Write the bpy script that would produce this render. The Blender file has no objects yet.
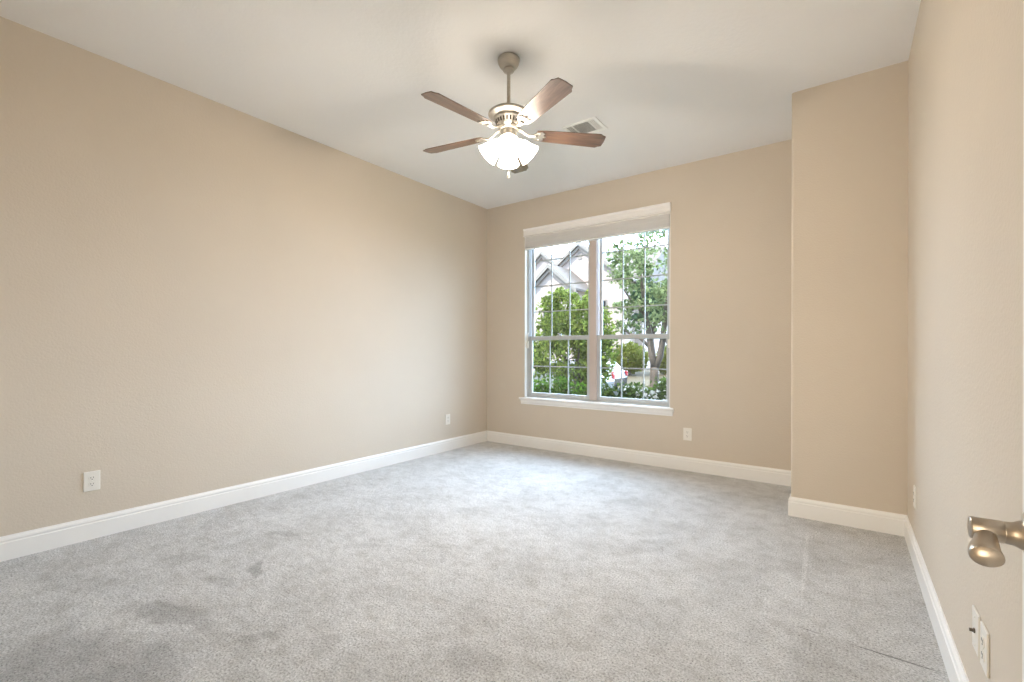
import bpy, math, random
import numpy as np
from mathutils import Vector, Matrix

# ------------------------------------------------------------------ camera, world, sun, large lights, exposure
S = bpy.context.scene
COL = S.collection
CAM_Z = 1.2
FPX = 461.0
YAW = math.radians(35.963)
PRINC_Y = 351.0
cam_d = bpy.data.cameras.new('camera')
cam_d.sensor_width = 36.0
cam_d.lens = FPX / 1024 * 36.0
cam_d.shift_y = (PRINC_Y - 341.0) / 1024
cam_d.clip_start = 0.02
cam = bpy.data.objects.new('camera', cam_d)
cam.matrix_world = Matrix.Translation((0, 0, CAM_Z)) @ Matrix.Rotation(YAW, 4, 'Z') @ Matrix.Rotation(math.radians(90), 4, 'X') @ Matrix.Rotation(math.radians(0.117), 4, 'Z')
COL.objects.link(cam)
S.camera = cam

W = bpy.data.worlds.new('overcast_sky')
S.world = W
W.use_nodes = True
bg = W.node_tree.nodes['Background']
# hazy bright sky: brightest high above the houses across the street, dimmer behind us
_wn, _wl = W.node_tree.nodes, W.node_tree.links
_tc = _wn.new('ShaderNodeTexCoord')
_dot = _wn.new('ShaderNodeVectorMath'); _dot.operation = 'DOT_PRODUCT'
_dot.inputs[1].default_value = Vector((-0.06, 0.94, 0.30)).normalized()
_wl.new(_tc.outputs['Generated'], _dot.inputs[0])
_mr = _wn.new('ShaderNodeMapRange'); _mr.interpolation_type = 'SMOOTHSTEP'
_mr.inputs['From Min'].default_value = 0.40; _mr.inputs['From Max'].default_value = 1.0
_mr.inputs['To Min'].default_value = 2.2; _mr.inputs['To Max'].default_value = 20.0
_wl.new(_dot.outputs['Value'], _mr.inputs['Value'])
_wl.new(_mr.outputs['Result'], bg.inputs['Strength'])
bg.inputs['Color'].default_value = (0.70, 0.91, 1.22, 1)

sun_d = bpy.data.lights.new('sun', 'SUN')
sun_d.energy = 6.0
sun_d.color = (1.0, 0.93, 0.82)
sun_d.angle = math.radians(3)
sun = bpy.data.objects.new('sun', sun_d)
sun.rotation_euler = Vector((0.30, 0.62, -0.95)).to_track_quat('-Z', 'Y').to_euler()
COL.objects.link(sun)

# added fill light, an unseen warm panel in the hall behind the camera
hall_d = bpy.data.lights.new('hall_fill', 'AREA')
hall_d.shape = 'RECTANGLE'
hall_d.size, hall_d.size_y = 1.6, 2.2
hall_d.energy = 50
hall_d.color = (1.0, 0.88, 0.70)
hall = bpy.data.objects.new('hall_fill', hall_d)
hall.location = (-0.4, -2.2, 1.5)
hall.rotation_euler = (math.radians(90), 0, 0)
COL.objects.link(hall)

# portal in the window opening (guides sampling of the sky, emits nothing itself)
por_d = bpy.data.lights.new('window_portal', 'AREA')
por_d.shape = 'RECTANGLE'
por_d.size, por_d.size_y = 1.8, 2.1
por_d.cycles.is_portal = True
por = bpy.data.objects.new('window_portal', por_d)
por.location = (-2.375, 5.02, 1.67)
por.rotation_euler = (math.radians(-90), 0, 0)
COL.objects.link(por)

S.view_settings.view_transform = 'Standard'
S.view_settings.look = 'None'
S.view_settings.gamma = 1.0
S.view_settings.use_curve_mapping = False
S.view_settings.exposure = 0.25
S.cycles.use_denoising = True
S.cycles.max_bounces = 14
S.cycles.diffuse_bounces = 8
S.cycles.transparent_max_bounces = 12
S.cycles.sample_clamp_indirect = 8.0
S.cycles.caustics_reflective = False
S.cycles.caustics_refractive = False

FAN_POWER = 24.0     # watts of each of the four bulbs
SHADE_GLOW = 15.0    # glow of the lit opal glass

# ------------------------------------------------------------------ room measures (metres; the camera stands at x = y = 0)
H = 3.094            # ceiling
XL, XR = -3.89, 0.322
YB = 4.792           # window wall
YF = 0.05            # wall with the doorway the camera stands in
PX, PY = -0.3285, 3.936   # corner of the projection
WX0, WX1, WZ0, WZ1 = -3.28, -1.468, 0.60, 2.72

rng = np.random.default_rng(7)
random.seed(7)

# ------------------------------------------------------------------ materials
def nodes_of(name):
    m = bpy.data.materials.new(name)
    m.use_nodes = True
    nt = m.node_tree
    return m, nt, nt.nodes['Principled BSDF']

def add(nt, kind, **kw):
    n = nt.nodes.new(kind)
    for k, v in kw.items():
        if k in n.inputs.keys():
            n.inputs[k].default_value = v
        else:
            setattr(n, k, v)
    return n

def ramp(nt, stops):
    r = nt.nodes.new('ShaderNodeValToRGB')
    e = r.color_ramp.elements
    while len(e) < len(stops):
        e.new(0.5)
    for el, (p, c) in zip(e, stops):
        el.position = p
        el.color = (*c, 1) if len(c) == 3 else c
    return r

def coords(nt, scale=(1, 1, 1)):
    tc = nt.nodes.new('ShaderNodeTexCoord')
    mp = nt.nodes.new('ShaderNodeMapping')
    mp.inputs['Scale'].default_value = scale
    nt.links.new(tc.outputs['Object'], mp.inputs['Vector'])
    return mp.outputs['Vector']

def mat(name, color, rough=0.5, metal=0.0, var=0.06, vscale=6.0, bump=0.0, bscale=80.0, stretch=(1, 1, 1), spec=0.5, coat=0.0):
    m, nt, b = nodes_of(name)
    v = coords(nt, stretch)
    n = add(nt, 'ShaderNodeTexNoise', Scale=vscale, Detail=3.0)
    nt.links.new(v, n.inputs['Vector'])
    lo = [max(0, c * (1 - var)) for c in color]
    hi = [min(1, c * (1 + var)) for c in color]
    r = ramp(nt, [(0.3, lo), (0.7, hi)])
    nt.links.new(n.outputs['Fac'], r.inputs['Fac'])
    nt.links.new(r.outputs['Color'], b.inputs['Base Color'])
    b.inputs['Roughness'].default_value = rough
    b.inputs['Metallic'].default_value = metal
    b.inputs['Specular IOR Level'].default_value = spec
    b.inputs['Coat Weight'].default_value = coat
    if bump:
        n2 = add(nt, 'ShaderNodeTexNoise', Scale=bscale, Detail=2.0)
        nt.links.new(v, n2.inputs['Vector'])
        bp = add(nt, 'ShaderNodeBump', Strength=bump, Distance=0.004)
        nt.links.new(n2.outputs['Fac'], bp.inputs['Height'])
        nt.links.new(bp.outputs['Normal'], b.inputs['Normal'])
    return m

M = {}
M['paint'] = mat('tan_wall_paint', (0.645, 0.574, 0.482), 0.75, var=0.012, vscale=2, bump=0.32, bscale=95, spec=0.25)
M['ceiling'] = mat('ceiling_paint', (0.85, 0.85, 0.845), 0.85, var=0.01, vscale=2, bump=0.4, bscale=48, spec=0.2)
M['trim'] = mat('white_trim_paint', (0.87, 0.865, 0.85), 0.35, var=0.01, vscale=3)
M['vinyl'] = mat('white_vinyl', (0.50, 0.515, 0.515), 0.4, var=0.02)
M['grid'] = mat('grey_white_grid', (0.40, 0.42, 0.42), 0.45, var=0.02)
M['mullion'] = mat('mullion_shaded_white', (0.56, 0.48, 0.435), 0.5, var=0.02)  # white mullion with its shade put into the mauve-beige colour
M['blind'] = mat('white_faux_wood_blind', (0.86, 0.84, 0.82), 0.45, var=0.03, vscale=4, stretch=(1, 20, 20))
M['plate'] = mat('white_plastic', (0.82, 0.79, 0.73), 0.3, var=0.01)
M['slot'] = mat('dark_slot', (0.05, 0.045, 0.04), 0.6)
M['nickel'] = mat('brushed_nickel', (0.53, 0.50, 0.45), 0.44, 1.0, var=0.06, vscale=20, stretch=(1, 1, 6))
M['satin'] = mat('satin_nickel', (0.47, 0.41, 0.34), 0.30, 1.0, var=0.06, vscale=14)
M['register'] = mat('white_register_enamel', (0.90, 0.90, 0.88), 0.4, var=0.01)
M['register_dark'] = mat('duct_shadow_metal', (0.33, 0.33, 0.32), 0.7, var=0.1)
M['door'] = mat('white_door_paint', (0.82, 0.81, 0.79), 0.4, var=0.01)
M['dark_metal'] = mat('dark_screw_metal', (0.14, 0.12, 0.10), 0.4, 0.9)

def wood():
    m, nt, b = nodes_of('dark_walnut_blade')
    v = coords(nt, (1.6, 14, 14))
    n = add(nt, 'ShaderNodeTexNoise', Scale=3.2, Detail=7.0, Roughness=0.62, Distortion=0.8)
    nt.links.new(v, n.inputs['Vector'])
    r = ramp(nt, [(0.28, (0.045, 0.025, 0.016)), (0.52, (0.105, 0.056, 0.034)), (0.78, (0.20, 0.115, 0.07))])
    nt.links.new(n.outputs['Fac'], r.inputs['Fac'])
    nt.links.new(r.outputs['Color'], b.inputs['Base Color'])
    b.inputs['Roughness'].default_value = 0.42
    b.inputs['Coat Weight'].default_value = 1.0
    b.inputs['Coat Roughness'].default_value = 0.27
    return m
M['wood'] = wood()

def carpet():
    m, nt, b = nodes_of('grey_cut_pile_carpet')
    L = nt.links
    v = coords(nt)
    # fine speckle of the tufts
    fine = add(nt, 'ShaderNodeTexNoise', Scale=115.0, Detail=5.0, Roughness=0.8)
    L.new(v, fine.inputs['Vector'])
    rf = ramp(nt, [(0.34, (0.12, 0.12, 0.119)), (0.45, (0.54, 0.54, 0.537)), (0.54, (0.715, 0.717, 0.717)), (0.67, (0.91, 0.91, 0.91))])
    L.new(fine.outputs['Fac'], rf.inputs['Fac'])
    # patches where the pile lies the other way
    big = add(nt, 'ShaderNodeTexNoise', Scale=2.6, Detail=7.0, Roughness=0.68, Distortion=0.35)
    L.new(v, big.inputs['Vector'])
    rb = ramp(nt, [(0.34, (0.84, 0.835, 0.825)), (0.50, (0.97, 0.97, 0.97)), (0.64, (1.05, 1.052, 1.055))])
    L.new(big.outputs['Fac'], rb.inputs['Fac'])
    mul = add(nt, 'ShaderNodeMix', data_type='RGBA', blend_type='MULTIPLY')
    mul.inputs[0].default_value = 1.0
    L.new(rf.outputs['Color'], mul.inputs[6]); L.new(rb.outputs['Color'], mul.inputs[7])
    mot = add(nt, 'ShaderNodeTexNoise', Scale=11.0, Detail=5.0, Roughness=0.65)
    L.new(v, mot.inputs['Vector'])
    rm = ramp(nt, [(0.34, (0.86, 0.855, 0.845)), (0.5, (0.99, 0.99, 0.99)), (0.66, (1.06, 1.06, 1.06))])
    L.new(mot.outputs['Fac'], rm.inputs['Fac'])
    mul2 = add(nt, 'ShaderNodeMix', data_type='RGBA', blend_type='MULTIPLY')
    mul2.inputs[0].default_value = 1.0
    L.new(mul.outputs[2], mul2.inputs[6]); L.new(rm.outputs['Color'], mul2.inputs[7])
    cur = mul2.outputs[2]
    # worn, darker spots at fixed places on the floor
    wob = add(nt, 'ShaderNodeTexNoise', Scale=5.0, Detail=4.0)
    L.new(v, wob.inputs['Vector'])
    sub = add(nt, 'ShaderNodeVectorMath', operation='SUBTRACT'); sub.inputs[1].default_value = (0.5, 0.5, 0.5)
    L.new(wob.outputs['Color'], sub.inputs[0])
    sc = add(nt, 'ShaderNodeVectorMath', operation='SCALE'); sc.inputs['Scale'].default_value = 0.24
    L.new(sub.outputs[0], sc.inputs[0])
    ad = add(nt, 'ShaderNodeVectorMath', operation='ADD')
    L.new(v, ad.inputs[0]); L.new(sc.outputs[0], ad.inputs[1])
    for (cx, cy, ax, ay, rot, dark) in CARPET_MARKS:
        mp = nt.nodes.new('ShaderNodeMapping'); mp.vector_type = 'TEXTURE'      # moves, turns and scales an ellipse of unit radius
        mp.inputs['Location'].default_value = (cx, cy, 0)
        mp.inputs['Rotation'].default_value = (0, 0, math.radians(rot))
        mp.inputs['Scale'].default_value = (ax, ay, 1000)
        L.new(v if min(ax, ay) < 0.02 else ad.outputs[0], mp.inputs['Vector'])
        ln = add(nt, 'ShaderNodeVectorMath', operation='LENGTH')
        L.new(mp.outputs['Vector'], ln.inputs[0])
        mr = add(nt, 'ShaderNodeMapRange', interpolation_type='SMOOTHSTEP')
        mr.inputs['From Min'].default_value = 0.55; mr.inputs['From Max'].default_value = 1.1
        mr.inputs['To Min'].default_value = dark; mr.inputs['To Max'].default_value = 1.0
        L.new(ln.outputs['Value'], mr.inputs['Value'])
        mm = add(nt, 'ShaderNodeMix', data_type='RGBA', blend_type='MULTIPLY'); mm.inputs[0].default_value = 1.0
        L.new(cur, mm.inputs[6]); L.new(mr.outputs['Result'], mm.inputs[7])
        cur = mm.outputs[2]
    L.new(cur, b.inputs['Base Color'])
    b.inputs['Roughness'].default_value = 1.0
    b.inputs['Specular IOR Level'].default_value = 0.05
    b.inputs['Sheen Weight'].default_value = 0.1
    bp = add(nt, 'ShaderNodeBump', Strength=0.8, Distance=0.012)
    L.new(fine.outputs['Fac'], bp.inputs['Height'])
    bp2 = add(nt, 'ShaderNodeBump', Strength=0.35, Distance=0.03)
    med = add(nt, 'ShaderNodeTexNoise', Scale=22.0, Detail=3.0)
    L.new(v, med.inputs['Vector'])
    L.new(med.outputs['Fac'], bp2.inputs['Height']); L.new(bp.outputs['Normal'], bp2.inputs['Normal'])
    L.new(bp2.outputs['Normal'], b.inputs['Normal'])
    return m
# centre x, y, half sizes, turn, darkness: pile marks, worn spots and the seam seen on the carpet
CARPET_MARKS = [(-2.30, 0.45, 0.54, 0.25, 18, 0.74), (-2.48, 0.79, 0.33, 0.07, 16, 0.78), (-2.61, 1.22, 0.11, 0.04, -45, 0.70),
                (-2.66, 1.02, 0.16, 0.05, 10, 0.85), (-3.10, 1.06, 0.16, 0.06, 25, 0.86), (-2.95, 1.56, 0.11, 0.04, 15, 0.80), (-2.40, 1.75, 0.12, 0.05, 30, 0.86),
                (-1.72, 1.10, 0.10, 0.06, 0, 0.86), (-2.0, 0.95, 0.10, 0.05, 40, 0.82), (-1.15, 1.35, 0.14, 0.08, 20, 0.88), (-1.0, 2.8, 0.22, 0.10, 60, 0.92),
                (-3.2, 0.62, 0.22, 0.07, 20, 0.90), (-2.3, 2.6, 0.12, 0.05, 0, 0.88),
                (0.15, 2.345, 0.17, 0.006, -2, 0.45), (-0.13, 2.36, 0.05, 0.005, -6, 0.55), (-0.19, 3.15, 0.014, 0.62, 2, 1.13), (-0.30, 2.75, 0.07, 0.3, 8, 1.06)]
M['carpet'] = carpet()

def glass():
    m = bpy.data.materials.new('clear_window_glass'); m.use_nodes = True
    nt = m.node_tree; nt.nodes.clear()
    out = nt.nodes.new('ShaderNodeOutputMaterial')
    tr = nt.nodes.new('ShaderNodeBsdfTransparent'); tr.inputs['Color'].default_value = (0.95, 0.97, 0.96, 1)
    gl = nt.nodes.new('ShaderNodeBsdfGlossy'); gl.inputs['Roughness'].default_value = 0.02
    mx = nt.nodes.new('ShaderNodeMixShader'); mx.inputs[0].default_value = 0.04
    nt.links.new(tr.outputs[0], mx.inputs[1]); nt.links.new(gl.outputs[0], mx.inputs[2])
    nt.links.new(mx.outputs[0], out.inputs['Surface'])
    return m
M['glass'] = glass()

def glow(name, color, strength, base=(0.9, 0.88, 0.84)):
    m, nt, b = nodes_of(name)
    b.inputs['Base Color'].default_value = (*base, 1)
    b.inputs['Roughness'].default_value = 0.3
    b.inputs['Emission Color'].default_value = (*color, 1)
    b.inputs['Emission Strength'].default_value = strength
    return m
LAMP = (1.0, 0.88, 0.735)
M['opal'] = glow('lit_opal_glass', LAMP, SHADE_GLOW)
M['bulb'] = glow('lit_bulb', LAMP, 25.0)

def leaf(name, dark, light, scale=1.6, trans=0.35):
    m = bpy.data.materials.new(name); m.use_nodes = True
    nt = m.node_tree; nt.nodes.clear(); L = nt.links
    out = nt.nodes.new('ShaderNodeOutputMaterial')
    geo = nt.nodes.new('ShaderNodeNewGeometry')
    v = coords(nt)
    n = add(nt, 'ShaderNodeTexNoise', Scale=scale, Detail=2.0)
    L.new(v, n.inputs['Vector'])
    mx = add(nt, 'ShaderNodeMath', operation='MULTIPLY_ADD'); mx.inputs[1].default_value = 0.55
    L.new(geo.outputs['Random Per Island'], mx.inputs[0])
    hf = add(nt, 'ShaderNodeMath', operation='MULTIPLY'); hf.inputs[1].default_value = 0.45
    L.new(n.outputs['Fac'], hf.inputs[0]); L.new(hf.outputs[0], mx.inputs[2])
    mid = [(a + c) / 2 for a, c in zip(dark, light)]
    r = ramp(nt, [(0.15, dark), (0.5, mid), (0.85, light)])
    L.new(mx.outputs[0], r.inputs['Fac'])
    d = nt.nodes.new('ShaderNodeBsdfDiffuse'); t = nt.nodes.new('ShaderNodeBsdfTranslucent')
    L.new(r.outputs['Color'], d.inputs['Color']); L.new(r.outputs['Color'], t.inputs['Color'])
    s = nt.nodes.new('ShaderNodeMixShader'); s.inputs[0].default_value = trans
    L.new(d.outputs[0], s.inputs[1]); L.new(t.outputs[0], s.inputs[2]); L.new(s.outputs[0], out.inputs['Surface'])
    return m
M['leaf_mid'] = leaf('leaves_mid_green', (0.018, 0.040, 0.010), (0.36, 0.43, 0.10))
M['leaf_pale'] = leaf('leaves_pale_green', (0.045, 0.075, 0.032), (0.42, 0.48, 0.23))
M['leaf_blue'] = leaf('leaves_blue_green', (0.03, 0.065, 0.045), (0.10, 0.17, 0.10))
M['leaf_yellow'] = leaf('leaves_yellow_green', (0.12, 0.15, 0.03), (0.28, 0.30, 0.08))
M['leaf_bright'] = leaf('leaves_bright_green', (0.012, 0.035, 0.005), (0.10, 0.18, 0.02), 5)
M['leaf_dark'] = leaf('leaves_dark_green', (0.012, 0.030, 0.006), (0.085, 0.125, 0.025), 5)
M['petal'] = leaf('white_petals', (0.55, 0.50, 0.47), (0.85, 0.80, 0.78), 5, 0.2)
M['bark'] = mat('grey_brown_bark', (0.13, 0.10, 0.08), 0.9, var=0.35, vscale=9, bump=0.6, bscale=20, stretch=(3, 3, 0.6))
M['lawn'] = mat('dark_green_lawn', (0.05, 0.075, 0.025), 1.0, var=0.4, vscale=3, bump=0.5, bscale=60)  # dark green base colour, varied by noise
M['dry_lawn'] = mat('dry_tan_lawn', (0.13, 0.105, 0.065), 1.0, var=0.25, vscale=1.2, bump=0.4, bscale=30)
M['asphalt'] = mat('grey_street', (0.045, 0.044, 0.042), 0.95, var=0.15, vscale=2)
M['roofing'] = mat('grey_shingles', (0.24, 0.205, 0.185), 0.9, var=0.12, vscale=8, stretch=(1, 1, 5))
M['rake'] = mat('cream_house_trim', (0.36, 0.32, 0.29), 0.6, var=0.03)
M['shade_trim'] = mat('brown_soffit', (0.36, 0.31, 0.28), 0.7, var=0.05)
M['car_white'] = mat('white_car_paint', (0.30, 0.30, 0.30), 0.25, var=0.01, coat=0.6)
M['car_dark'] = mat('dark_grey_car_paint', (0.05, 0.052, 0.06), 0.25, var=0.02, coat=0.6)
M['car_glass'] = mat('dark_car_glass', (0.03, 0.035, 0.04), 0.08, var=0.02, spec=0.8)
M['tyre'] = mat('black_rubber', (0.03, 0.03, 0.03), 0.8)
M['hub'] = mat('alloy_wheel', (0.5, 0.5, 0.5), 0.35, 0.8)
M['red_lens'] = mat('red_tail_lens', (0.55, 0.03, 0.04), 0.25, var=0.05, coat=0.5)

def brick():
    m, nt, b = nodes_of('pale_pink_brick')
    v = coords(nt)
    t = add(nt, 'ShaderNodeTexBrick', Scale=2.2)
    t.inputs['Color1'].default_value = (0.62, 0.50, 0.46, 1)
    t.inputs['Color2'].default_value = (0.56, 0.45, 0.42, 1)
    t.inputs['Mortar'].default_value = (0.62, 0.57, 0.54, 1)
    sw = nt.nodes.new('ShaderNodeMapping'); sw.inputs['Rotation'].default_value = (math.radians(90), 0, 0)
    nt.links.new(v, sw.inputs['Vector']); nt.links.new(sw.outputs[0], t.inputs['Vector'])
    nt.links.new(t.outputs['Color'], b.inputs['Base Color'])
    b.inputs['Roughness'].default_value = 0.9
    return m
M['brick'] = brick()

# ------------------------------------------------------------------ mesh helpers
class MB:
    """collects shapes; build() links them as ONE mesh object"""
    def __init__(self):
        self.v, self.f, self.smooth = [], [], []
    def raw(self, verts, faces, smooth=False, mtx=None):
        o = len(self.v)
        for p in verts:
            p = Vector(p)
            self.v.append(tuple(mtx @ p) if mtx is not None else tuple(p))
        for f in faces:
            self.f.append(tuple(i + o for i in f)); self.smooth.append(smooth)
        return self
    def box(self, a, b, mtx=None):
        x0, y0, z0 = a; x1, y1, z1 = b
        return self.raw([(x0, y0, z0), (x1, y0, z0), (x1, y1, z0), (x0, y1, z0), (x0, y0, z1), (x1, y0, z1), (x1, y1, z1), (x0, y1, z1)],
                        [(0, 3, 2, 1), (4, 5, 6, 7), (0, 1, 5, 4), (1, 2, 6, 5), (2, 3, 7, 6), (3, 0, 4, 7)], False, mtx)
    def lathe(self, prof, n=32, mtx=None, cap=True, smooth=True):
        """prof: (radius, z) from one end to the other, around local Z"""
        v, f = [], []
        k = len(prof)
        for (r, z) in prof:
            for i in range(n):
                a = 2 * math.pi * i / n
                v.append((r * math.cos(a), r * math.sin(a), z))
        for j in range(k - 1):
            for i in range(n):
                i2 = (i + 1) % n
                f.append((j * n + i, j * n + i2, (j + 1) * n + i2, (j + 1) * n + i))
        if cap:
            f.append(tuple(range(n - 1, -1, -1))); f.append(tuple((k - 1) * n + i for i in range(n)))
        return self.raw(v, f, smooth, mtx)
    def tube(self, pts, rad, n=8, smooth=True, squash=None):
        """pts along a path, rad one value or one per point; squash scales the second axis"""
        pts = [Vector(p) for p in pts]
        if not hasattr(rad, '__len__'):
            rad = [rad] * len(pts)
        v, f = [], []
        d0 = (pts[1] - pts[0]).normalized()
        up = Vector((0, 0, 1)) if abs(d0.z) < 0.9 else Vector((1, 0, 0))
        s = d0.cross(up).normalized()
        for i, p in enumerate(pts):
            d = (pts[min(i + 1, len(pts) - 1)] - pts[max(i - 1, 0)]).normalized()
            s = (s - d * s.dot(d)).normalized(); u = s.cross(d)
            q = 1.0 if squash is None else (squash[i] if hasattr(squash, '__len__') else squash)
            for k in range(n):
                a = 2 * math.pi * k / n
                v.append(p + s * (math.cos(a) * rad[i]) + u * (math.sin(a) * rad[i] * q))
        for i in range(len(pts) - 1):
            for k in range(n):
                k2 = (k + 1) % n
                f.append((i * n + k, i * n + k2, (i + 1) * n + k2, (i + 1) * n + k))
        f.append(tuple(range(n - 1, -1, -1))); f.append(tuple((len(pts) - 1) * n + k for k in range(n)))
        return self.raw(v, f, smooth)
    def prism(self, poly, z0, z1, mtx=None):
        """poly in local XY, extruded along local Z"""
        n = len(poly)
        v = [(x, y, z0) for x, y in poly] + [(x, y, z1) for x, y in poly]
        f = [tuple(range(n - 1, -1, -1)), tuple(range(n, 2 * n))]
        for i in range(n):
            j = (i + 1) % n
            f.append((i, j, n + j, n + i))
        return self.raw(v, f, False, mtx)
    def build(self, name, material, parent=None, bevel=0.0, segs=2, loc=None):
        me = bpy.data.meshes.new(name)
        me.from_pydata(self.v, [], self.f)
        me.polygons.foreach_set('use_smooth', self.smooth)
        me.materials.append(material)
        o = bpy.data.objects.new(name, me)
        COL.objects.link(o)
        if parent is not None:
            o.parent = parent
        if loc is not None:
            o.location = loc
        if bevel:
            b = o.modifiers.new('bevel', 'BEVEL'); b.width = bevel; b.segments = segs
            b.limit_method = 'ANGLE'; b.angle_limit = math.radians(40)
        me.validate(); me.update()
        import bmesh
        bm = bmesh.new(); bm.from_mesh(me); bmesh.ops.recalc_face_normals(bm, faces=bm.faces); bm.to_mesh(me); bm.free()
        return o

def tag(o, label=None, cat=None, group=None, kind=None):
    if label: o['label'] = label
    if cat: o['category'] = cat
    if group: o['group'] = group
    if kind: o['kind'] = kind
    return o

def empty(name, loc=(0, 0, 0), rot=(0, 0, 0)):
    o = bpy.data.objects.new(name, None)
    o.location = loc; o.rotation_euler = rot; o.empty_display_size = 0.1
    COL.objects.link(o)
    return o

def copy_tree(o, parent=None):
    c = o.copy(); COL.objects.link(c)
    if parent is not None: c.parent = parent
    for ch in list(o.children): copy_tree(ch, c)
    return c

def struct(o, label, cat): return tag(o, label, cat, None, 'structure')

# ------------------------------------------------------------------ the room shell
T = 0.16
b = MB(); b.box((XL - T, -2.6, -0.12), (1.2, YB + T, 0.0))
struct(b.build('floor', M['carpet']), 'light grey cut pile carpet floor with darker worn patches', 'floor')
b = MB(); b.box((XL - T, -2.6, H), (1.2, YB + T, H + 0.15))
struct(b.build('ceiling', M['ceiling']), 'plain off-white textured ceiling carrying the fan', 'ceiling')
b = MB(); b.box((XL - T, YF, 0), (XL, YB + T, H))
struct(b.build('wall_left', M['paint']), 'long bare tan wall on the left side of the room', 'wall')
b = MB()
b.box((XL, YB, 0), (WX0, YB + T, H)); b.box((WX1, YB, 0), (XR, YB + T, H))
b.box((WX0, YB, 0), (WX1, YB + T, WZ0)); b.box((WX0, YB, WZ1), (WX1, YB + T, H))
struct(b.build('wall_back', M['paint']), 'tan far wall holding the big window', 'wall')
b = MB(); b.box((XR, YF - 0.12, 0), (XR + T, YB + T, H))
struct(b.build('wall_right', M['paint']), 'pale wall at the right edge carrying two white plates by the door', 'wall')
b = MB(); b.box((PX, PY, -0.06), (XR + 0.06, YB + 0.06, H + 0.06))
struct(b.build('wall_projection', M['paint'], bevel=0.018, segs=4), 'tan boxed-out wall section in the far right corner', 'wall')
b = MB()
b.box((XL - T, YF - 0.12, 0), (-0.66, YF, H)); b.box((0.235, YF - 0.12, 0), (XR, YF, H)); b.box((-0.66, YF - 0.12, 2.07), (0.235, YF, H))
struct(b.build('wall_front', M['paint']), 'wall with the doorway the camera looks through', 'wall')
b = MB()
b.box((-1.35, -2.6, 0), (-1.2, YF - 0.12, H)); b.box((1.0, -2.6, 0), (1.15, YF - 0.12, H)); b.box((-1.35, -2.7, 0), (1.15, -2.55, H))
b.box((XR + T, YF - 0.27, 0), (1.0, YF - 0.12, H))
struct(b.build('wall_hall', M['paint']), 'hall walls behind the doorway', 'wall')

# baseboards, mitred at the corners
BPROF = [(0.0, 0.0), (0.016, 0.0), (0.016, 0.100), (0.0125, 0.104), (0.0125, 0.110), (0.0145, 0.114), (0.012, 0.124), (0.006, 0.132), (0.004, 0.138), (0.0, 0.138)]
def baseboard(path, names):
    """path of wall-line points walked with the room on the right-hand side"""
    n = len(path); P = [Vector((x, y)) for x, y in path]
    offs = []
    for i in range(n):
        nr = []
        for a, c in ((i - 1, i), (i, i + 1)):
            if a >= 0 and c < n:
                d = (P[c] - P[a]).normalized(); nr.append(Vector((d.y, -d.x)))
        if len(nr) == 1: offs.append(nr[0])
        else:
            s = nr[0] + nr[1]; offs.append(s * (1 / max(0.2, (1 + nr[0].dot(nr[1])))))
    for i, (nm, lab) in enumerate(names):
        v, f = [], []
        for e in (i, i + 1):
            for (o, z) in BPROF:
                q = P[e] + offs[e] * o; v.append((q.x, q.y, z))
        k = len(BPROF)
        for j in range(k - 1): f.append((j, j + 1, k + j + 1, k + j))
        f.append(tuple(range(k))); f.append(tuple(range(2 * k - 1, k - 1, -1)))
        struct(MB().raw(v, f).build(nm, M['trim']), lab, 'baseboard')
baseboard([(XL, YF), (XL, YB), (PX, YB), (PX, PY), (XR, PY), (XR, YF)],
          [('baseboard_left', 'white moulded baseboard along the left wall'), ('baseboard_back', 'white moulded baseboard under the window wall'),
           ('baseboard_projection_side', 'white baseboard on the hidden side of the boxed-out section'),
           ('baseboard_projection_front', 'white baseboard across the front of the boxed-out section'),
           ('baseboard_right', 'white baseboard running along the right wall')])

# ------------------------------------------------------------------ the window
win = struct(empty('window_1', (0, 0, 0)), 'tall white double-hung twin window with grids looking onto the garden', 'window')
ZG0, ZG1 = 0.655, 2.69
b = MB()   # plastered reveal lining
b.box((WX0, YB - 0.002, 0.62), (WX0 + 0.006, YB + 0.05, WZ1)); b.box((WX1 - 0.006, YB - 0.002, 0.62), (WX1, YB + 0.05, WZ1)); b.box((WX0 + 0.006, YB, WZ1 - 0.006), (WX1 - 0.006, YB + 0.05, WZ1))
b.build('reveal', M['trim'], win)
b = MB()   # outer frame
y0, y1 = YB + 0.05, YB + 0.145
b.box((WX0, y0, 0.60), (WX0 + 0.028, y1, WZ1)); b.box((WX1 - 0.018, y0, 0.60), (WX1, y1, WZ1))
b.box((WX0 + 0.028, y0, WZ1 - 0.03), (WX1 - 0.018, y1, WZ1)); b.box((WX0 + 0.028, y0, 0.60), (WX1 - 0.018, y1, 0.635))
b.build('window_frame', M['vinyl'], win, bevel=0.003)
b = MB(); b.box((-2.405, YB + 0.042, 0.635), (-2.318, YB + 0.145, WZ1 - 0.03))
b.build('mullion', M['mullion'], win, bevel=0.004)
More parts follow.
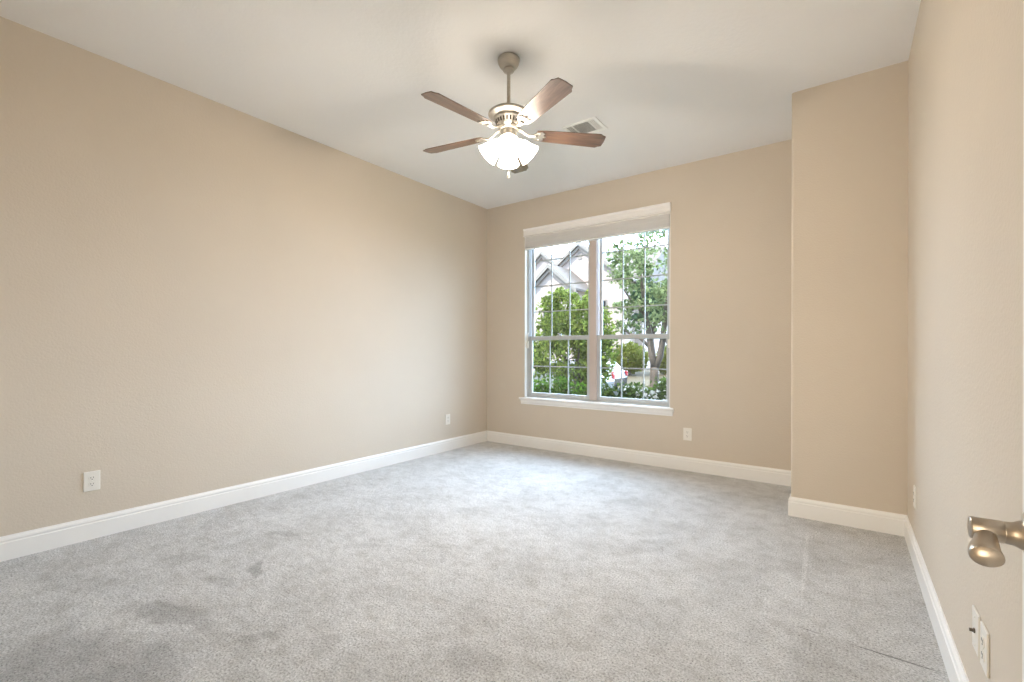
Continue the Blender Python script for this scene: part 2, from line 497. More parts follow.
def sash(name, x0, x1, z0, z1, y, rows, w):
    """frame, glass and grid of one sash"""
    b = MB(); d = 0.030
    b.box((x0, y, z0), (x0 + w, y + d, z1)); b.box((x1 - w, y, z0), (x1, y + d, z1))
    b.box((x0 + w, y, z0), (x1 - w, y + d, z0 + w * 1.15)); b.box((x0 + w, y, z1 - w * 1.15), (x1 - w, y + d, z1))
    s = b.build(name, M['vinyl'], win, bevel=0.002)
    gx0, gx1, gz0, gz1 = x0 + w, x1 - w, z0 + w * 1.15, z1 - w * 1.15
    yc = y + d / 2
    MB().box((gx0 - 0.005, yc - 0.003, gz0 - 0.005), (gx1 + 0.005, yc + 0.003, gz1 + 0.005)).build('pane', M['glass'], s)
    g = MB(); t = 0.0065
    for k in (1, 2):
        x = gx0 + (gx1 - gx0) * k / 3; g.box((x - t, yc - 0.0050, gz0), (x + t, yc + 0.0050, gz1))
    for k in range(1, rows):
        z = gz0 + (gz1 - gz0) * k / rows; g.box((gx0, yc - 0.0046, z - t), (gx1, yc + 0.0046, z + t))
    g.build('grid', M['grid'], s)
for (x0, x1) in ((WX0 + 0.028, -2.405), (-2.318, WX1 - 0.018)):
    sash('upper_sash', x0 + 0.010, x1 - 0.010, 1.335, WZ1 - 0.03, YB + 0.103, 4, 0.034)
    sash('lower_sash', x0, x1, 0.635, 1.385, YB + 0.066, 2, 0.040)
    xm = (x0 + x1) / 2
    b = MB(); b.box((xm - 0.03, YB + 0.070, 1.385), (xm + 0.03, YB + 0.096, 1.392)); b.tube([(xm, YB + 0.083, 1.392), (xm, YB + 0.083, 1.402), (xm + 0.035, YB + 0.078, 1.404)], 0.006)
    b.build('sash_lock', M['vinyl'], win)
for x in (WX0 + 0.006, WX1 - 0.034):
    MB().box((x, YB + 0.026, 1.235), (x + 0.028, YB + 0.052, 1.325)).build('cord_cleat', M['plate'], win, bevel=0.004)
MB().tube([(WX0 + 0.018, YB + 0.04, 1.33), (WX0 + 0.020, YB + 0.035, 1.40), (WX0 + 0.036, YB + 0.030, 1.43)], [0.008, 0.009, 0.005]).build('tilt_catch', M['plate'], win)

# stool and apron
SP = [(YB + 0.06, 0.62), (YB - 0.028, 0.62), (YB - 0.036, 0.614), (YB - 0.036, 0.600), (YB - 0.028, 0.594), (YB - 0.024, 0.590),
      (YB - 0.018, 0.560), (YB - 0.010, 0.545), (YB - 0.010, 0.535), (YB, 0.535), (YB, 0.598), (YB + 0.06, 0.598)]
v = []
for x in (-3.345, -1.425):
    for (y, z) in SP:
        ins = 0.018 if z < 0.592 else 0.0
        v.append((x + (ins if x < -2 else -ins), y, z))
# the part under the sill inside the opening stays between the reveals
for i, p in enumerate(v):
    if p[1] > YB + 0.01: v[i] = (max(min(p[0], WX1), WX0), p[1], p[2])
n = len(SP)
f = [tuple(range(n)), tuple(range(2 * n - 1, n - 1, -1))] + [(j, (j + 1) % n, n + (j + 1) % n, n + j) for j in range(n)]
struct(MB().raw(v, f).build('trim_1', M['trim']), 'white moulded window stool and apron under the panes', 'sill')

# blind drawn up under its valance
bl = tag(empty('window_blind', ((WX0 + WX1) / 2, YB, 2.6)), 'white horizontal slat blind drawn up under its valance at the window top', 'blind')
bx, hw = (WX0 + WX1) / 2, (WX1 - WX0) / 2
def bb(a, c, name, m, bev=0.0):
    q = MB(); q.box((a[0] , a[1] - YB, a[2] - 2.6), (c[0], c[1] - YB, c[2] - 2.6)); return q.build(name, m, bl, bevel=bev)
q = MB()
vp = [(0.0, 2.632), (-0.024, 2.632), (-0.026, 2.640), (-0.020, 2.648), (-0.020, 2.705), (-0.030, 2.716), (-0.034, 2.726), (0.0, 2.726)]
nv = len(vp); vv = [(x, y, z - 2.6) for x in (-hw - 0.008, hw + 0.006) for (y, z) in vp]
q.raw(vv, [tuple(range(nv)), tuple(range(2 * nv - 1, nv - 1, -1))] + [(j, (j + 1) % nv, nv + (j + 1) % nv, nv + j) for j in range(nv)])
q.build('valance', M['blind'], bl)
bb((-hw + 0.012, YB + 0.002, 2.62), (hw - 0.012, YB + 0.045, 2.668), 'headrail', M['blind'])
for k in range(24):
    z = 2.615 - k * 0.0052
    q = MB(); q.box((-hw + 0.009, -0.007 - 0.001 * (k % 2), z - 2.6), (hw - 0.009, 0.043, z - 2.6 + 0.0032)); q.build('slat', M['blind'], bl)
bb((-hw + 0.009, YB - 0.008, 2.472), (hw - 0.009, YB + 0.043, 2.490), 'bottom_rail', M['blind'], 0.004)
# ------------------------------------------------------------------ ceiling fan
FX, FY = -1.774, 2.402
fan = tag(empty('ceiling_fan', (FX, FY, H)), 'brushed nickel ceiling fan with five dark wood blades and a lit lamp cluster', 'ceiling fan')
def fz(z): return z - H
MB().lathe([(0.066, fz(3.094)), (0.071, fz(3.088)), (0.072, fz(3.080)), (0.068, fz(3.062)), (0.058, fz(3.042)), (0.046, fz(3.029)), (0.030, fz(3.023))], 40).build('canopy', M['nickel'], fan)
MB().lathe([(0.020, fz(3.030)), (0.036, fz(3.024)), (0.037, fz(3.014)), (0.030, fz(3.006)), (0.0135, fz(3.002)), (0.0115, fz(2.99)), (0.0115, fz(2.76))], 20).build('downrod', M['nickel'], fan)
mh = MB()
mh.lathe([(0.016, fz(2.800)), (0.018, fz(2.780)), (0.045, fz(2.772)), (0.085, fz(2.760)), (0.115, fz(2.747)), (0.130, fz(2.736)), (0.132, fz(2.728)), (0.126, fz(2.722)), (0.100, fz(2.712)), (0.092, fz(2.706)), (0.096, fz(2.702)),
          (0.096, fz(2.696)), (0.088, fz(2.692)), (0.072, fz(2.656)), (0.064, fz(2.648)), (0.056, fz(2.644)), (0.056, fz(2.628))], 48)
motor = mh.build('motor_housing', M['nickel'], fan)
sl = MB()
for k in range(24):
    a = 2 * math.pi * k / 24
    mt = Matrix.Rotation(a, 4, 'Z') @ Matrix.Translation((0.0805, 0, fz(2.674))) @ Matrix.Rotation(math.radians(22), 4, 'Y')
    sl.box((-0.003, -0.0045, -0.012), (0.003, 0.0045, 0.012), mt)
sl.build('cooling_slots', M['dark_metal'], motor)
# blades
BLADE_Z, PITCH = 2.61, math.radians(12)
outline = [(0.185, -0.046), (0.24, -0.054), (0.610, -0.068), (0.622, -0.057), (0.646, -0.048), (0.650, 0.0), (0.646, 0.048), (0.622, 0.057), (0.610, 0.068), (0.24, 0.054), (0.185, 0.046), (0.176, 0.0)]
for k, ang in enumerate((-98, -170, -26, 46, 118)):
    rz = Matrix.Rotation(math.radians(ang), 4, 'Z')
    mt = Matrix.Translation((0, 0, fz(BLADE_Z))) @ rz @ Matrix.Rotation(-PITCH, 4, 'X')
    bd = MB().prism(outline, -0.003, 0.003).build('blade', M['wood'], fan, bevel=0.0015)
    bd.matrix_basis = mt
    br = MB()
    plate = [(0.165, -0.016), (0.185, -0.036), (0.215, -0.043), (0.236, -0.030), (0.226, -0.012), (0.250, 0.0), (0.226, 0.012), (0.236, 0.030), (0.215, 0.043), (0.185, 0.036), (0.165, 0.016)]
    br.prism(plate, -0.0075, -0.0035)
    for (sx, sy) in ((0.205, -0.028), (0.205, 0.028), (0.236, 0.0)):
        br.lathe([(0.006, -0.0105), (0.006, -0.007)], 10, Matrix.Translation((sx, sy, 0)))
    inv = mt.inverted()
    arm = [inv @ (rz @ Vector((0.055, 0, fz(2.640)))), inv @ (rz @ Vector((0.085, 0, fz(2.632)))), inv @ (rz @ Vector((0.110, 0, fz(2.614)))), Vector((0.140, 0, -0.010)), Vector((0.172, 0, -0.006)), Vector((0.190, 0, -0.0055))]
    br.tube(arm, [0.016, 0.013, 0.011, 0.012, 0.018, 0.018], 10, squash=0.55)
    br.build('blade_bracket', M['nickel'], bd)
# lamp cluster
MB().lathe([(0.050, fz(2.632)), (0.052, fz(2.616)), (0.052, fz(2.582)), (0.046, fz(2.571)), (0.046, fz(2.546)), (0.036, fz(2.531)), (0.018, fz(2.521)), (0.010, fz(2.511))], 32).build('lamp_fitter', M['nickel'], fan)
for k in range(4):
    az = math.radians(-53.5 + 90 * k)
    rz = Matrix.Rotation(az, 4, 'Z')
    tilt = math.radians(44)
    # local +Z of the shade runs out of the opening
    ax = Matrix.Rotation(math.radians(90) + tilt, 4, 'Y')
    mt = rz @ Matrix.Translation((0.048, 0, fz(2.556))) @ ax
    sh = MB()
    outer = [(0.021, 0.0), (0.027, 0.006), (0.036, 0.022), (0.050, 0.050), (0.056, 0.080), (0.064, 0.106), (0.074, 0.130)]
    prof = outer + [(r - 0.004, z) for r, z in reversed(outer)]
    prof[-1] = (0.017, 0.004)
    sh.lathe(prof, 32, cap=False)
    so = sh.build('lamp_shade', M['opal'], fan)
    so.matrix_basis = mt
    MB().lathe([(0.020, -0.016), (0.024, -0.010), (0.026, 0.004), (0.022, 0.012)], 20).build('shade_holder', M['nickel'], so)
    MB().lathe([(0.008, 0.012), (0.012, 0.022), (0.022, 0.045), (0.025, 0.062), (0.020, 0.078), (0.008, 0.086)], 16).build('bulb', M['bulb'], so)
    pd = bpy.data.lights.new('bulb_light', 'POINT'); pd.energy = FAN_POWER; pd.color = LAMP; pd.shadow_soft_size = 0.03
    po = bpy.data.objects.new('bulb_light', pd); COL.objects.link(po); po.parent = so; po.location = (0, 0, 0.112)
ch = MB(); ch.tube([(0.0, 0.0, fz(2.513)), (0.0, 0.0, fz(2.360))], 0.0018, 6)
pc = ch.build('pull_chain', M['nickel'], fan)
MB().lathe([(0.002, fz(2.366)), (0.005, fz(2.356)), (0.0105, fz(2.328)), (0.008, fz(2.319)), (0.002, fz(2.316))], 12).build('chain_fob', M['plate'], pc)

# ------------------------------------------------------------------ ceiling register
RX0, RX1, RY0, RY1 = -1.955, -1.642, 3.400, 3.640
rg = tag(empty('ceiling_vent', ((RX0 + RX1) / 2, (RY0 + RY1) / 2, H)), 'white louvred air register on the ceiling behind the fan', 'vent')
rw, rd = (RX1 - RX0) / 2, (RY1 - RY0) / 2
q = MB(); e = 0.026
q.box((-rw, -rd, -0.008), (rw, -rd + e, 0)); q.box((-rw, rd - e, -0.008), (rw, rd, 0)); q.box((-rw, -rd + e, -0.008), (-rw + e, rd - e, 0)); q.box((rw - e, -rd + e, -0.008), (rw, rd - e, 0))
q.box((-rw + 0.078, -rd + e, -0.0075), (-rw + 0.086, rd - e, 0)); q.box((rw - 0.086, -rd + e, -0.0075), (rw - 0.078, rd - e, 0))
q.build('vent_frame', M['register'], rg, bevel=0.002)
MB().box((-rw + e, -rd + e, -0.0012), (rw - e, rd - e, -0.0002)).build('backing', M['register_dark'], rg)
for (xa, xb_, nl) in ((-rw + e, -rw + 0.078, 4), (rw - 0.078, rw - e, 4)):
    for k in range(nl):
        x = xa + (xb_ - xa) * (k + 0.5) / nl
        mt = Matrix.Translation((x, 0, -0.0045)) @ Matrix.Rotation(math.radians(30 if xa < 0 else -30), 4, 'Y')
        MB().box((-0.0042, -rd + e, -0.0005), (0.0042, rd - e, 0.0005), mt).build('louver', M['register'], rg)
for k in range(15):
    y = (-rd + e) + (2 * rd - 2 * e) * (k + 0.5) / 15
    mt = Matrix.Translation((0, y, -0.0045)) @ Matrix.Rotation(math.radians(32), 4, 'X')
    MB().box((-rw + 0.086, -0.0044, -0.0005), (rw - 0.086, 0.0044, 0.0005), mt).build('louver', M['register'], rg)

# ------------------------------------------------------------------ wall plates (local: X across, Z up, -Y out of the wall)
def plate_root(name, loc, rz, label, cat, group=None):
    return tag(empty(name, loc, (0, 0, rz)), label, cat, group)
def cover(root, w=0.081, h=0.124):
    return MB().box((-w / 2, -0.0065, -h / 2), (w / 2, 0.0, h / 2)).build('cover_plate', M['plate'], root, bevel=0.004, segs=3)
def outlet(loc, rz, label, group='wall outlets'):
    r = plate_root('wall_outlet', loc, rz, label, 'outlet', group)
    cover(r)
    for s in (1, -1):
        z = s * 0.0195
        rc = MB().prism([(-0.0165, -0.009), (-0.011, -0.0145), (0.011, -0.0145), (0.0165, -0.009), (0.0165, 0.009), (0.011, 0.0145), (-0.011, 0.0145), (-0.0165, 0.009)], 0, 0.0022,
                        Matrix.Translation((0, -0.0062, z)) @ Matrix.Rotation(math.radians(90), 4, 'X')).build('receptacle', M['plate'], r)
        q = MB()
        for x in (-0.0065, 0.0065): q.box((x - 0.0011, -0.0090, z - 0.001), (x + 0.0011, -0.0078, z + 0.008))
        q.lathe([(0.0026, 0), (0.0026, 0.0012)], 10, Matrix.Translation((0, -0.0078, z - 0.0075)) @ Matrix.Rotation(math.radians(90), 4, 'X'))
        q.build('slots', M['slot'], rc)
    MB().lathe([(0.003, 0.0), (0.003, 0.001), (0.0015, 0.0016)], 10, Matrix.Translation((0, -0.0063, 0)) @ Matrix.Rotation(math.radians(90), 4, 'X')).build('screw', M['plate'], r)
    return r
R90 = math.radians(90)
outlet((XL, 0.806, 0.367), R90, 'white outlet on the near end of the left wall')
outlet((XL, 4.042, 0.374), R90, 'white outlet on the left wall close to the far corner')
outlet((-1.293, YB, 0.367), 0.0, 'white outlet on the far wall below right of the window')
outlet((XR, 3.50, 0.367), -R90, 'white outlet on the right wall beside the boxed-out section')
outlet((XR, 1.846, 0.358), -R90, 'white outlet on the right wall, nearer the door of two plates')
r = plate_root('cable_plate', (XR, 1.950, 0.358), -R90, 'white cable plate with a dark stub connector on the right wall', 'wall plate')
cover(r)
q = MB()
m90 = Matrix.Translation((0, -0.006, 0)) @ Matrix.Rotation(R90, 4, 'X')
q.lathe([(0.0075, 0.0), (0.0075, 0.004), (0.0048, 0.004), (0.0048, 0.013), (0.003, 0.013)], 6, m90, smooth=False)
q.build('coaxial_connector', M['dark_metal'], r)
for z in (0.042, -0.042):
    MB().lathe([(0.003, 0.0), (0.003, 0.001), (0.0015, 0.0016)], 10, Matrix.Translation((0, -0.0063, z)) @ Matrix.Rotation(R90, 4, 'X')).build('screw', M['plate'], r)

# ------------------------------------------------------------------ the open door at the right, with its lever
DX, DY0, DY1 = 0.200, 0.085, 0.945
dr = struct(empty('door_1', (DX, DY0, 0)), 'white door standing open against the right wall', 'door')
q = MB(); q.box((0, 0, 0.012), (0.035, DY1 - DY0, 2.04)); q.build('door_slab', M['door'], dr, bevel=0.002)
q = MB()
for (z0, z1) in ((0.25, 0.86), (1.06, 1.88)):
    for (ya, yb_) in ((0.13, 0.40), (0.47, 0.74)):
        for a, c in (((-0.004, ya, z0), (0.001, yb_, z0 + 0.02)), ((-0.004, ya, z1 - 0.02), (0.001, yb_, z1)), ((-0.004, ya, z0 + 0.02), (0.001, ya + 0.02, z1 - 0.02)), ((-0.004, yb_ - 0.02, z0 + 0.02), (0.001, yb_, z1 - 0.02))):
            q.box(a, c)
q.build('panel_moulding', M['door'], dr)
LY, LZ = 0.885 - DY0, 0.959
hd = MB()
mr = Matrix.Translation((0, LY, LZ)) @ Matrix.Rotation(-R90, 4, 'Y')       # local +Z points out of the door (-X)
hd.lathe([(0.034, 0.0), (0.034, 0.004), (0.031, 0.008), (0.020, 0.011), (0.0180, 0.015), (0.0150, 0.021), (0.0143, 0.029), (0.0132, 0.0295), (0.0146, 0.0305), (0.0146, 0.061), (0.0135, 0.0625)], 32, mr)
handle = hd.build('door_handle', M['satin'], dr)
lv = MB()
pts = [(-0.048, LY, LZ - 0.004), (-0.049, LY - 0.014, LZ - 0.007), (-0.052, LY - 0.032, LZ - 0.010), (-0.056, LY - 0.050, LZ - 0.012), (-0.0585, LY - 0.068, LZ - 0.012), (-0.0595, LY - 0.079, LZ - 0.012), (-0.0595, LY - 0.081, LZ - 0.012)]
lv.tube(pts, [0.0110, 0.0115, 0.0130, 0.0150, 0.0164, 0.0162, 0.0150], 28, squash=[0.90, 0.88, 0.84, 0.80, 0.78, 0.78, 0.78])
lv.build('lever', M['satin'], handle)

# ------------------------------------------------------------------ outdoors
def at(px, py, d):
    """point seen at pixel (px, py), d metres along the viewing axis"""
    r, u = (px - 512) / FPX, -(py - PRINC_Y) / FPX
    c, s = math.cos(YAW), math.sin(YAW)
    return Vector((r * c - s, r * s + c, u)) * d + Vector((0, 0, CAM_Z))

def ground_z(y):
    ys = [4.9, 7, 13, 15.6, 23.0, 23.3, 29.5, 60]
    zs = [-0.30, -0.45, -0.68, -0.72, -0.72, -0.60, -0.10, 0.3]
    return float(np.interp(y, ys, zs))
def strip(name, ya, yb_, m, label, cat, lift=0.0):
    n = max(2, int((yb_ - ya) / 1.0)); v, f = [], []
    for i in range(n + 1):
        y = ya + (yb_ - ya) * i / n
        for x in (-60.0, 25.0):
            v.append((x, y, ground_z(y) + lift))
    for x in (-60.0, 25.0):
        pass
    k = len(v)
    v += [(x, y, z - 0.4) for (x, y, z) in v]
    for i in range(n):
        a = 2 * i
        f.append((a, a + 1, a + 3, a + 2)); f.append((k + a, k + a + 2, k + a + 3, k + a + 1))
        f.append((a, a + 2, k + a + 2, k + a)); f.append((a + 1, k + a + 1, k + a + 3, a + 3))
    f.append((0, k, k + 1, 1)); f.append((2 * n, 2 * n + 1, k + 2 * n + 1, k + 2 * n))
    struct(MB().raw(v, f).build(name, m), label, cat)
strip('lawn', YB + T + 0.001, 15.6, M['lawn'], 'dark green lawn between the window and the street', 'lawn')
strip('street', 15.6, 23.0, M['asphalt'], 'grey street with parked cars beyond the garden', 'street')
strip('far_lawn', 23.0, 60.0, M['dry_lawn'], 'dry tan lawn across the street', 'lawn')

def leaves(pts, size, n_seed=0, long=1.5, up=0.0):
    """one mesh of many leaf-shaped quads"""
    g = np.random.default_rng(n_seed)
    n = len(pts); pts = np.asarray(pts, float)
    a = g.normal(size=(n, 3)); a[:, 2] -= up; a /= np.linalg.norm(a, axis=1)[:, None]
    c = g.normal(size=(n, 3)); c -= (c * a).sum(1)[:, None] * a; c /= np.linalg.norm(c, axis=1)[:, None]
    s = size * g.uniform(0.6, 1.35, n)[:, None]
    A, C = a * s * long * 0.5, c * s * 0.5
    nrm = np.cross(a, c)
    v = np.stack([pts - A, pts + C + nrm * s * 0.12, pts + A, pts - C + nrm * s * 0.12], 1).reshape(-1, 3)
    f = np.arange(4 * n).reshape(-1, 4)
    q = MB(); q.v = [tuple(p) for p in v]; q.f = [tuple(int(i) for i in r_) for r_ in f]; q.smooth = [False] * n
    return q

def blob(center, rad, n, seed, shell=0.45, clumps=0, crad=0.3):
    """points in an ellipsoid, denser towards its skin, or gathered in clumps"""
    g = np.random.default_rng(seed)
    def ell(k, lo):
        d = g.normal(size=(k, 3)); d /= np.linalg.norm(d, axis=1)[:, None]
        return d * (g.uniform(lo ** 3, 1, k) ** (1 / 3))[:, None]
    if clumps:
        cc = ell(clumps, shell); idx = g.integers(0, clumps, n)
        p = cc[idx] * np.asarray(rad) + ell(n, 0.0) * crad * g.uniform(0.6, 1.2, clumps)[idx][:, None]
    else:
        p = ell(n, shell) * np.asarray(rad)
    return p + np.asarray(center)

def branches(base, top, spread, n, r0, seed, fork=0.35):
    """a trunk that forks into limbs reaching the crown"""
    g = np.random.default_rng(seed); q = MB()
    base, top = Vector(base), Vector(top)
    f = base.lerp(top, fork)
    q.tube([base - Vector((0, 0, 0.15)), base + Vector((0, 0, 0.05)), base.lerp(f, 0.5) + Vector((0.02, 0.01, 0)), f], [r0 * 1.5, r0 * 1.1, r0 * 0.95, r0 * 0.85], 10)
    for k in range(n):
        a = 2 * math.pi * (k + g.uniform(0, 0.6)) / n
        e = Vector((top.x + math.cos(a) * spread * g.uniform(0.5, 1), top.y + math.sin(a) * spread * g.uniform(0.5, 1), top.z + g.uniform(-0.25, 0.35) * (top.z - f.z)))
        m1 = f.lerp(e, 0.4) + Vector((g.uniform(-.1, .1), g.uniform(-.1, .1), 0.12 * (e.z - f.z)))
        q.tube([f - Vector((0, 0, 0.08)), m1, f.lerp(e, 0.75) + Vector((g.uniform(-.1, .1), g.uniform(-.1, .1), 0.05)), e], [r0 * 0.62, r0 * 0.45, r0 * 0.28, r0 * 0.1], 8)
        for j in range(2):
            e2 = m1 + Vector((g.uniform(-1, 1), g.uniform(-1, 1), g.uniform(0.2, 1))).normalized() * spread * 0.7
            q.tube([m1, m1.lerp(e2, 0.55) + Vector((0, 0, 0.06)), e2], [r0 * 0.34, r0 * 0.22, r0 * 0.06], 6)
    return q

def plant(name, base, label, cat, group=None):
    return tag(empty(name, base), label, cat, group)
def rel(pts, base): return np.asarray(pts) - np.asarray(base)

# rounded tree just beyond the garden bed
p = at(572, 351, 13.5); base = Vector((p.x, p.y, ground_z(p.y)))
t = plant('round_tree', base, 'dense rounded green tree with several stems beyond the left panes', 'tree')
q = MB(); g = np.random.default_rng(3)
for k in range(6):
    a = 2 * math.pi * k / 6 + 0.4; s0 = Vector((math.cos(a) * 0.13, math.sin(a) * 0.13, -0.15))
    e = Vector((math.cos(a) * 0.75, math.sin(a) * 0.75, 2.4 + 0.5 * g.uniform()))
    mid = s0.lerp(e, 0.5) + Vector((-0.12 * math.cos(a), -0.12 * math.sin(a), 0.1))
    q.tube([s0, s0.lerp(mid, 0.5), mid, e], [0.07, 0.055, 0.045, 0.012], 8)
    for j in range(3):
        m_ = s0.lerp(mid, 0.6 + 0.25 * j); d = Vector((g.uniform(-1, 1), g.uniform(-1, 1), g.uniform(0.1, 0.8))).normalized() * 0.8
        q.tube([m_, m_ + d * 0.5 + Vector((0, 0, 0.05)), m_ + d], [0.022, 0.016, 0.004], 6)
q.build('stems', M['bark'], t)
pts = np.concatenate([blob((0, 0, 2.62), (1.05, 1.0, 1.10), 5200, 11, 0.5, 70, 0.26), blob((-0.2, 0, 1.75), (1.35, 1.1, 0.95), 4600, 12, 0.6, 60, 0.28), blob((0.75, 0.1, 1.95), (0.60, 0.6, 1.15), 1600, 13, 0.3)])
leaves(pts, 0.074, 1, 1.7).build('foliage', M['leaf_mid'], t)

# taller airy tree with a clear trunk, right panes
p = at(655, 392, 19.5); base = Vector((p.x, p.y, ground_z(p.y)))
t = plant('shade_tree', base, 'tall airy tree with a bare forking trunk beyond the right panes', 'tree')
q = MB()
q.tube([(0, 0, -0.15), (0, 0, 0.1), (0.02, 0, 0.9), (0.0, 0, 1.25)], [0.26, 0.165, 0.14, 0.15], 12)
q.tube([(0.0, 0, 1.15), (-0.12, 0, 1.7), (-0.22, 0.05, 2.4), (-0.45, 0.1, 3.6), (-0.6, 0, 5.0), (-0.8, 0, 6.2)], [0.13, 0.15, 0.14, 0.10, 0.06, 0.02], 10)
q.tube([(0.02, 0, 1.15), (0.20, 0.05, 1.7), (0.34, 0.0, 2.5), (0.5, -0.1, 3.8), (0.7, 0, 5.2), (0.7, 0, 6.4)], [0.12, 0.13, 0.12, 0.09, 0.05, 0.02], 10)
q.tube([(-0.16, 0, 2.05), (-0.7, 0.1, 2.5), (-1.3, 0.2, 2.75), (-1.9, 0.2, 3.3)], [0.08, 0.07, 0.05, 0.015], 8)
q.tube([(0.95, -0.1, 1.6), (0.62, 0.0, 2.05), (0.36, 0.0, 2.6)], [0.03, 0.05, 0.06], 8)
q.tube([(0.42, 0, 3.0), (1.0, 0.2, 3.6), (1.7, 0.3, 4.0)], [0.07, 0.05, 0.015], 8)
q.tube([(-0.40, 0.08, 3.4), (-1.0, -0.1, 4.1), (-1.5, -0.2, 4.9)], [0.06, 0.045, 0.012], 8)
q.build('trunk', M['bark'], t)
pts = np.concatenate([blob((0.35, 0, 5.7), (2.3, 1.9, 2.2), 4000, 21, 0.30, 110, 0.38), blob((0.7, 0.2, 3.6), (1.9, 1.5, 1.0), 1000, 22, 0.3, 40, 0.34), blob((-1.3, 0.2, 3.4), (0.6, 0.6, 0.9), 420, 24, 0.3, 9, 0.3)])
leaves(pts, 0.115, 2, 1.6).build('foliage', M['leaf_pale'], t)

# darker evergreen clump between them
p = at(652, 345, 24.0); base = Vector((p.x, p.y, ground_z(p.y)))
t = plant('evergreen_tree', base, 'blue-green evergreen with a flat lower edge behind the tall airy tree', 'tree')
branches((0, 0, 0), (0, 0, 3.9), 0.8, 6, 0.11, 31, 0.6).build('trunk', M['bark'], t)
pts = np.concatenate([blob((0.1, 0, 4.45), (0.95, 1.0, 0.95), 2200, 32, 0.3, 26, 0.4), blob((-0.05, 0, 3.55), (1.15, 1.0, 0.20), 900, 33, 0.0)])
leaves(pts, 0.13, 3, 2.2).build('foliage', M['leaf_blue'], t)

# yellow-green bushes and pale trees across the street
for (px, py, d, rad, lab, n_, key) in ((630, 358, 28.5, (1.15, 1.0, 1.0), 'yellow-green bush on the dry lawn left of the trunk', 2400, 'leaf_yellow'),
                                       (668, 360, 28.0, (0.75, 0.75, 1.0), 'yellow-green bush on the dry lawn right of the trunk', 1500, 'leaf_yellow')):
    c = at(px, py, d); base = Vector((c.x, c.y, ground_z(c.y)))
    t = plant('lawn_bush', base, lab, 'bush', 'bushes across the street')
    cz = c.z - base.z
    branches((0, 0, 0), (0, 0, cz), 0.6, 5, 0.05, 41, 0.25).build('stems', M['bark'], t)
    leaves(blob((0, 0, cz), rad, n_, 42 + int(px), 0.4), 0.12, 4, 1.6).build('foliage', M[key], t)
for (px, d, h, rw_, lab, key) in ((629, 47.0, 7.6, 2.1, 'pale green tree behind the yellow-green bush across the street', 'leaf_pale'), (682, 47.0, 6.6, 3.0, 'large pale tree at the far right beyond the dry lawn', 'leaf_pale')):
    c = at(px, 351, d); base = Vector((c.x, c.y, ground_z(c.y)))
    t = plant('distant_tree', base, lab, 'tree', 'trees beyond the dry lawn')
    branches((0, 0, 0), (0, 0, h * 0.62), rw_ * 0.6, 5, 0.10, 51, 0.3).build('trunk', M['bark'], t)
    leaves(blob((0, 0, h * 0.58), (rw_, rw_, h * 0.42), 2800, 52 + int(px), 0.3, 40, 0.5), 0.2, 5, 1.5).build('foliage', M[key], t)

# shrubs in the bed under the window
def shrub(px, d, top_z, rad, n_, key, label, flowers=0, seed=0):
    c = at(px, 395, d); base = Vector((c.x, c.y, ground_z(c.y)))
    t = plant('garden_shrub', base, label, 'shrub', 'shrubs in the bed under the window')
    hz = (top_z - base.z); cz = hz - rad[2]
    branches((0, 0, 0), (0, 0, max(0.2, cz)), rad[0] * 0.7, 6, 0.018, seed, 0.2).build('stems', M['bark'], t)
    pts = blob((0, 0, cz), rad, n_, seed + 1, 0.5)
    g = np.random.default_rng(seed + 5)
    tips = np.stack([g.normal(0, rad[0] * 0.45, 130), g.normal(0, rad[1] * 0.45, 130), cz + rad[2] * g.uniform(0.75, 1.12, 130)], 1)
    leaves(np.concatenate([pts, tips]), 0.030, seed + 2, 1.9, -0.3).build('foliage', M[key], t)
    if flowers:
        fp = blob((0, 0, cz), (rad[0] * 1.03, rad[1] * 1.03, rad[2] * 1.05), flowers, seed + 3, 0.93)
        fp = np.concatenate([fp + g.normal(0, 0.010, fp.shape) for _ in range(5)])
        leaves(fp, 0.036, seed + 4, 1.1).build('blossoms', M['petal'], t)
shrub(541, 6.55, 0.74, (0.22, 0.24, 0.42), 1900, 'leaf_bright', 'bright green shrub at the far left under the left panes', 0, 100)
shrub(561, 6.45, 0.79, (0.23, 0.24, 0.45), 2100, 'leaf_bright', 'bright green shrub in the middle under the left panes', 0, 110)
shrub(584, 6.40, 0.71, (0.22, 0.22, 0.42), 1900, 'leaf_bright', 'bright green shrub beside the mullion under the left panes', 0, 120)
shrub(607, 6.35, 0.68, (0.24, 0.24, 0.40), 2600, 'leaf_dark', 'dark green flowerless shrub just right of the mullion', 0, 130)
shrub(630, 6.30, 0.72, (0.23, 0.24, 0.42), 2600, 'leaf_dark', 'dark green shrub with scattered white blossoms under the right panes', 120, 140)
shrub(648, 6.15, 0.68, (0.19, 0.22, 0.40), 2300, 'leaf_dark', 'low shrub thick with white blossoms under the right panes', 190, 150)
shrub(665, 6.10, 0.80, (0.14, 0.18, 0.46), 1200, 'leaf_dark', 'tall white-blossomed shrub at the right edge of the window', 120, 160)

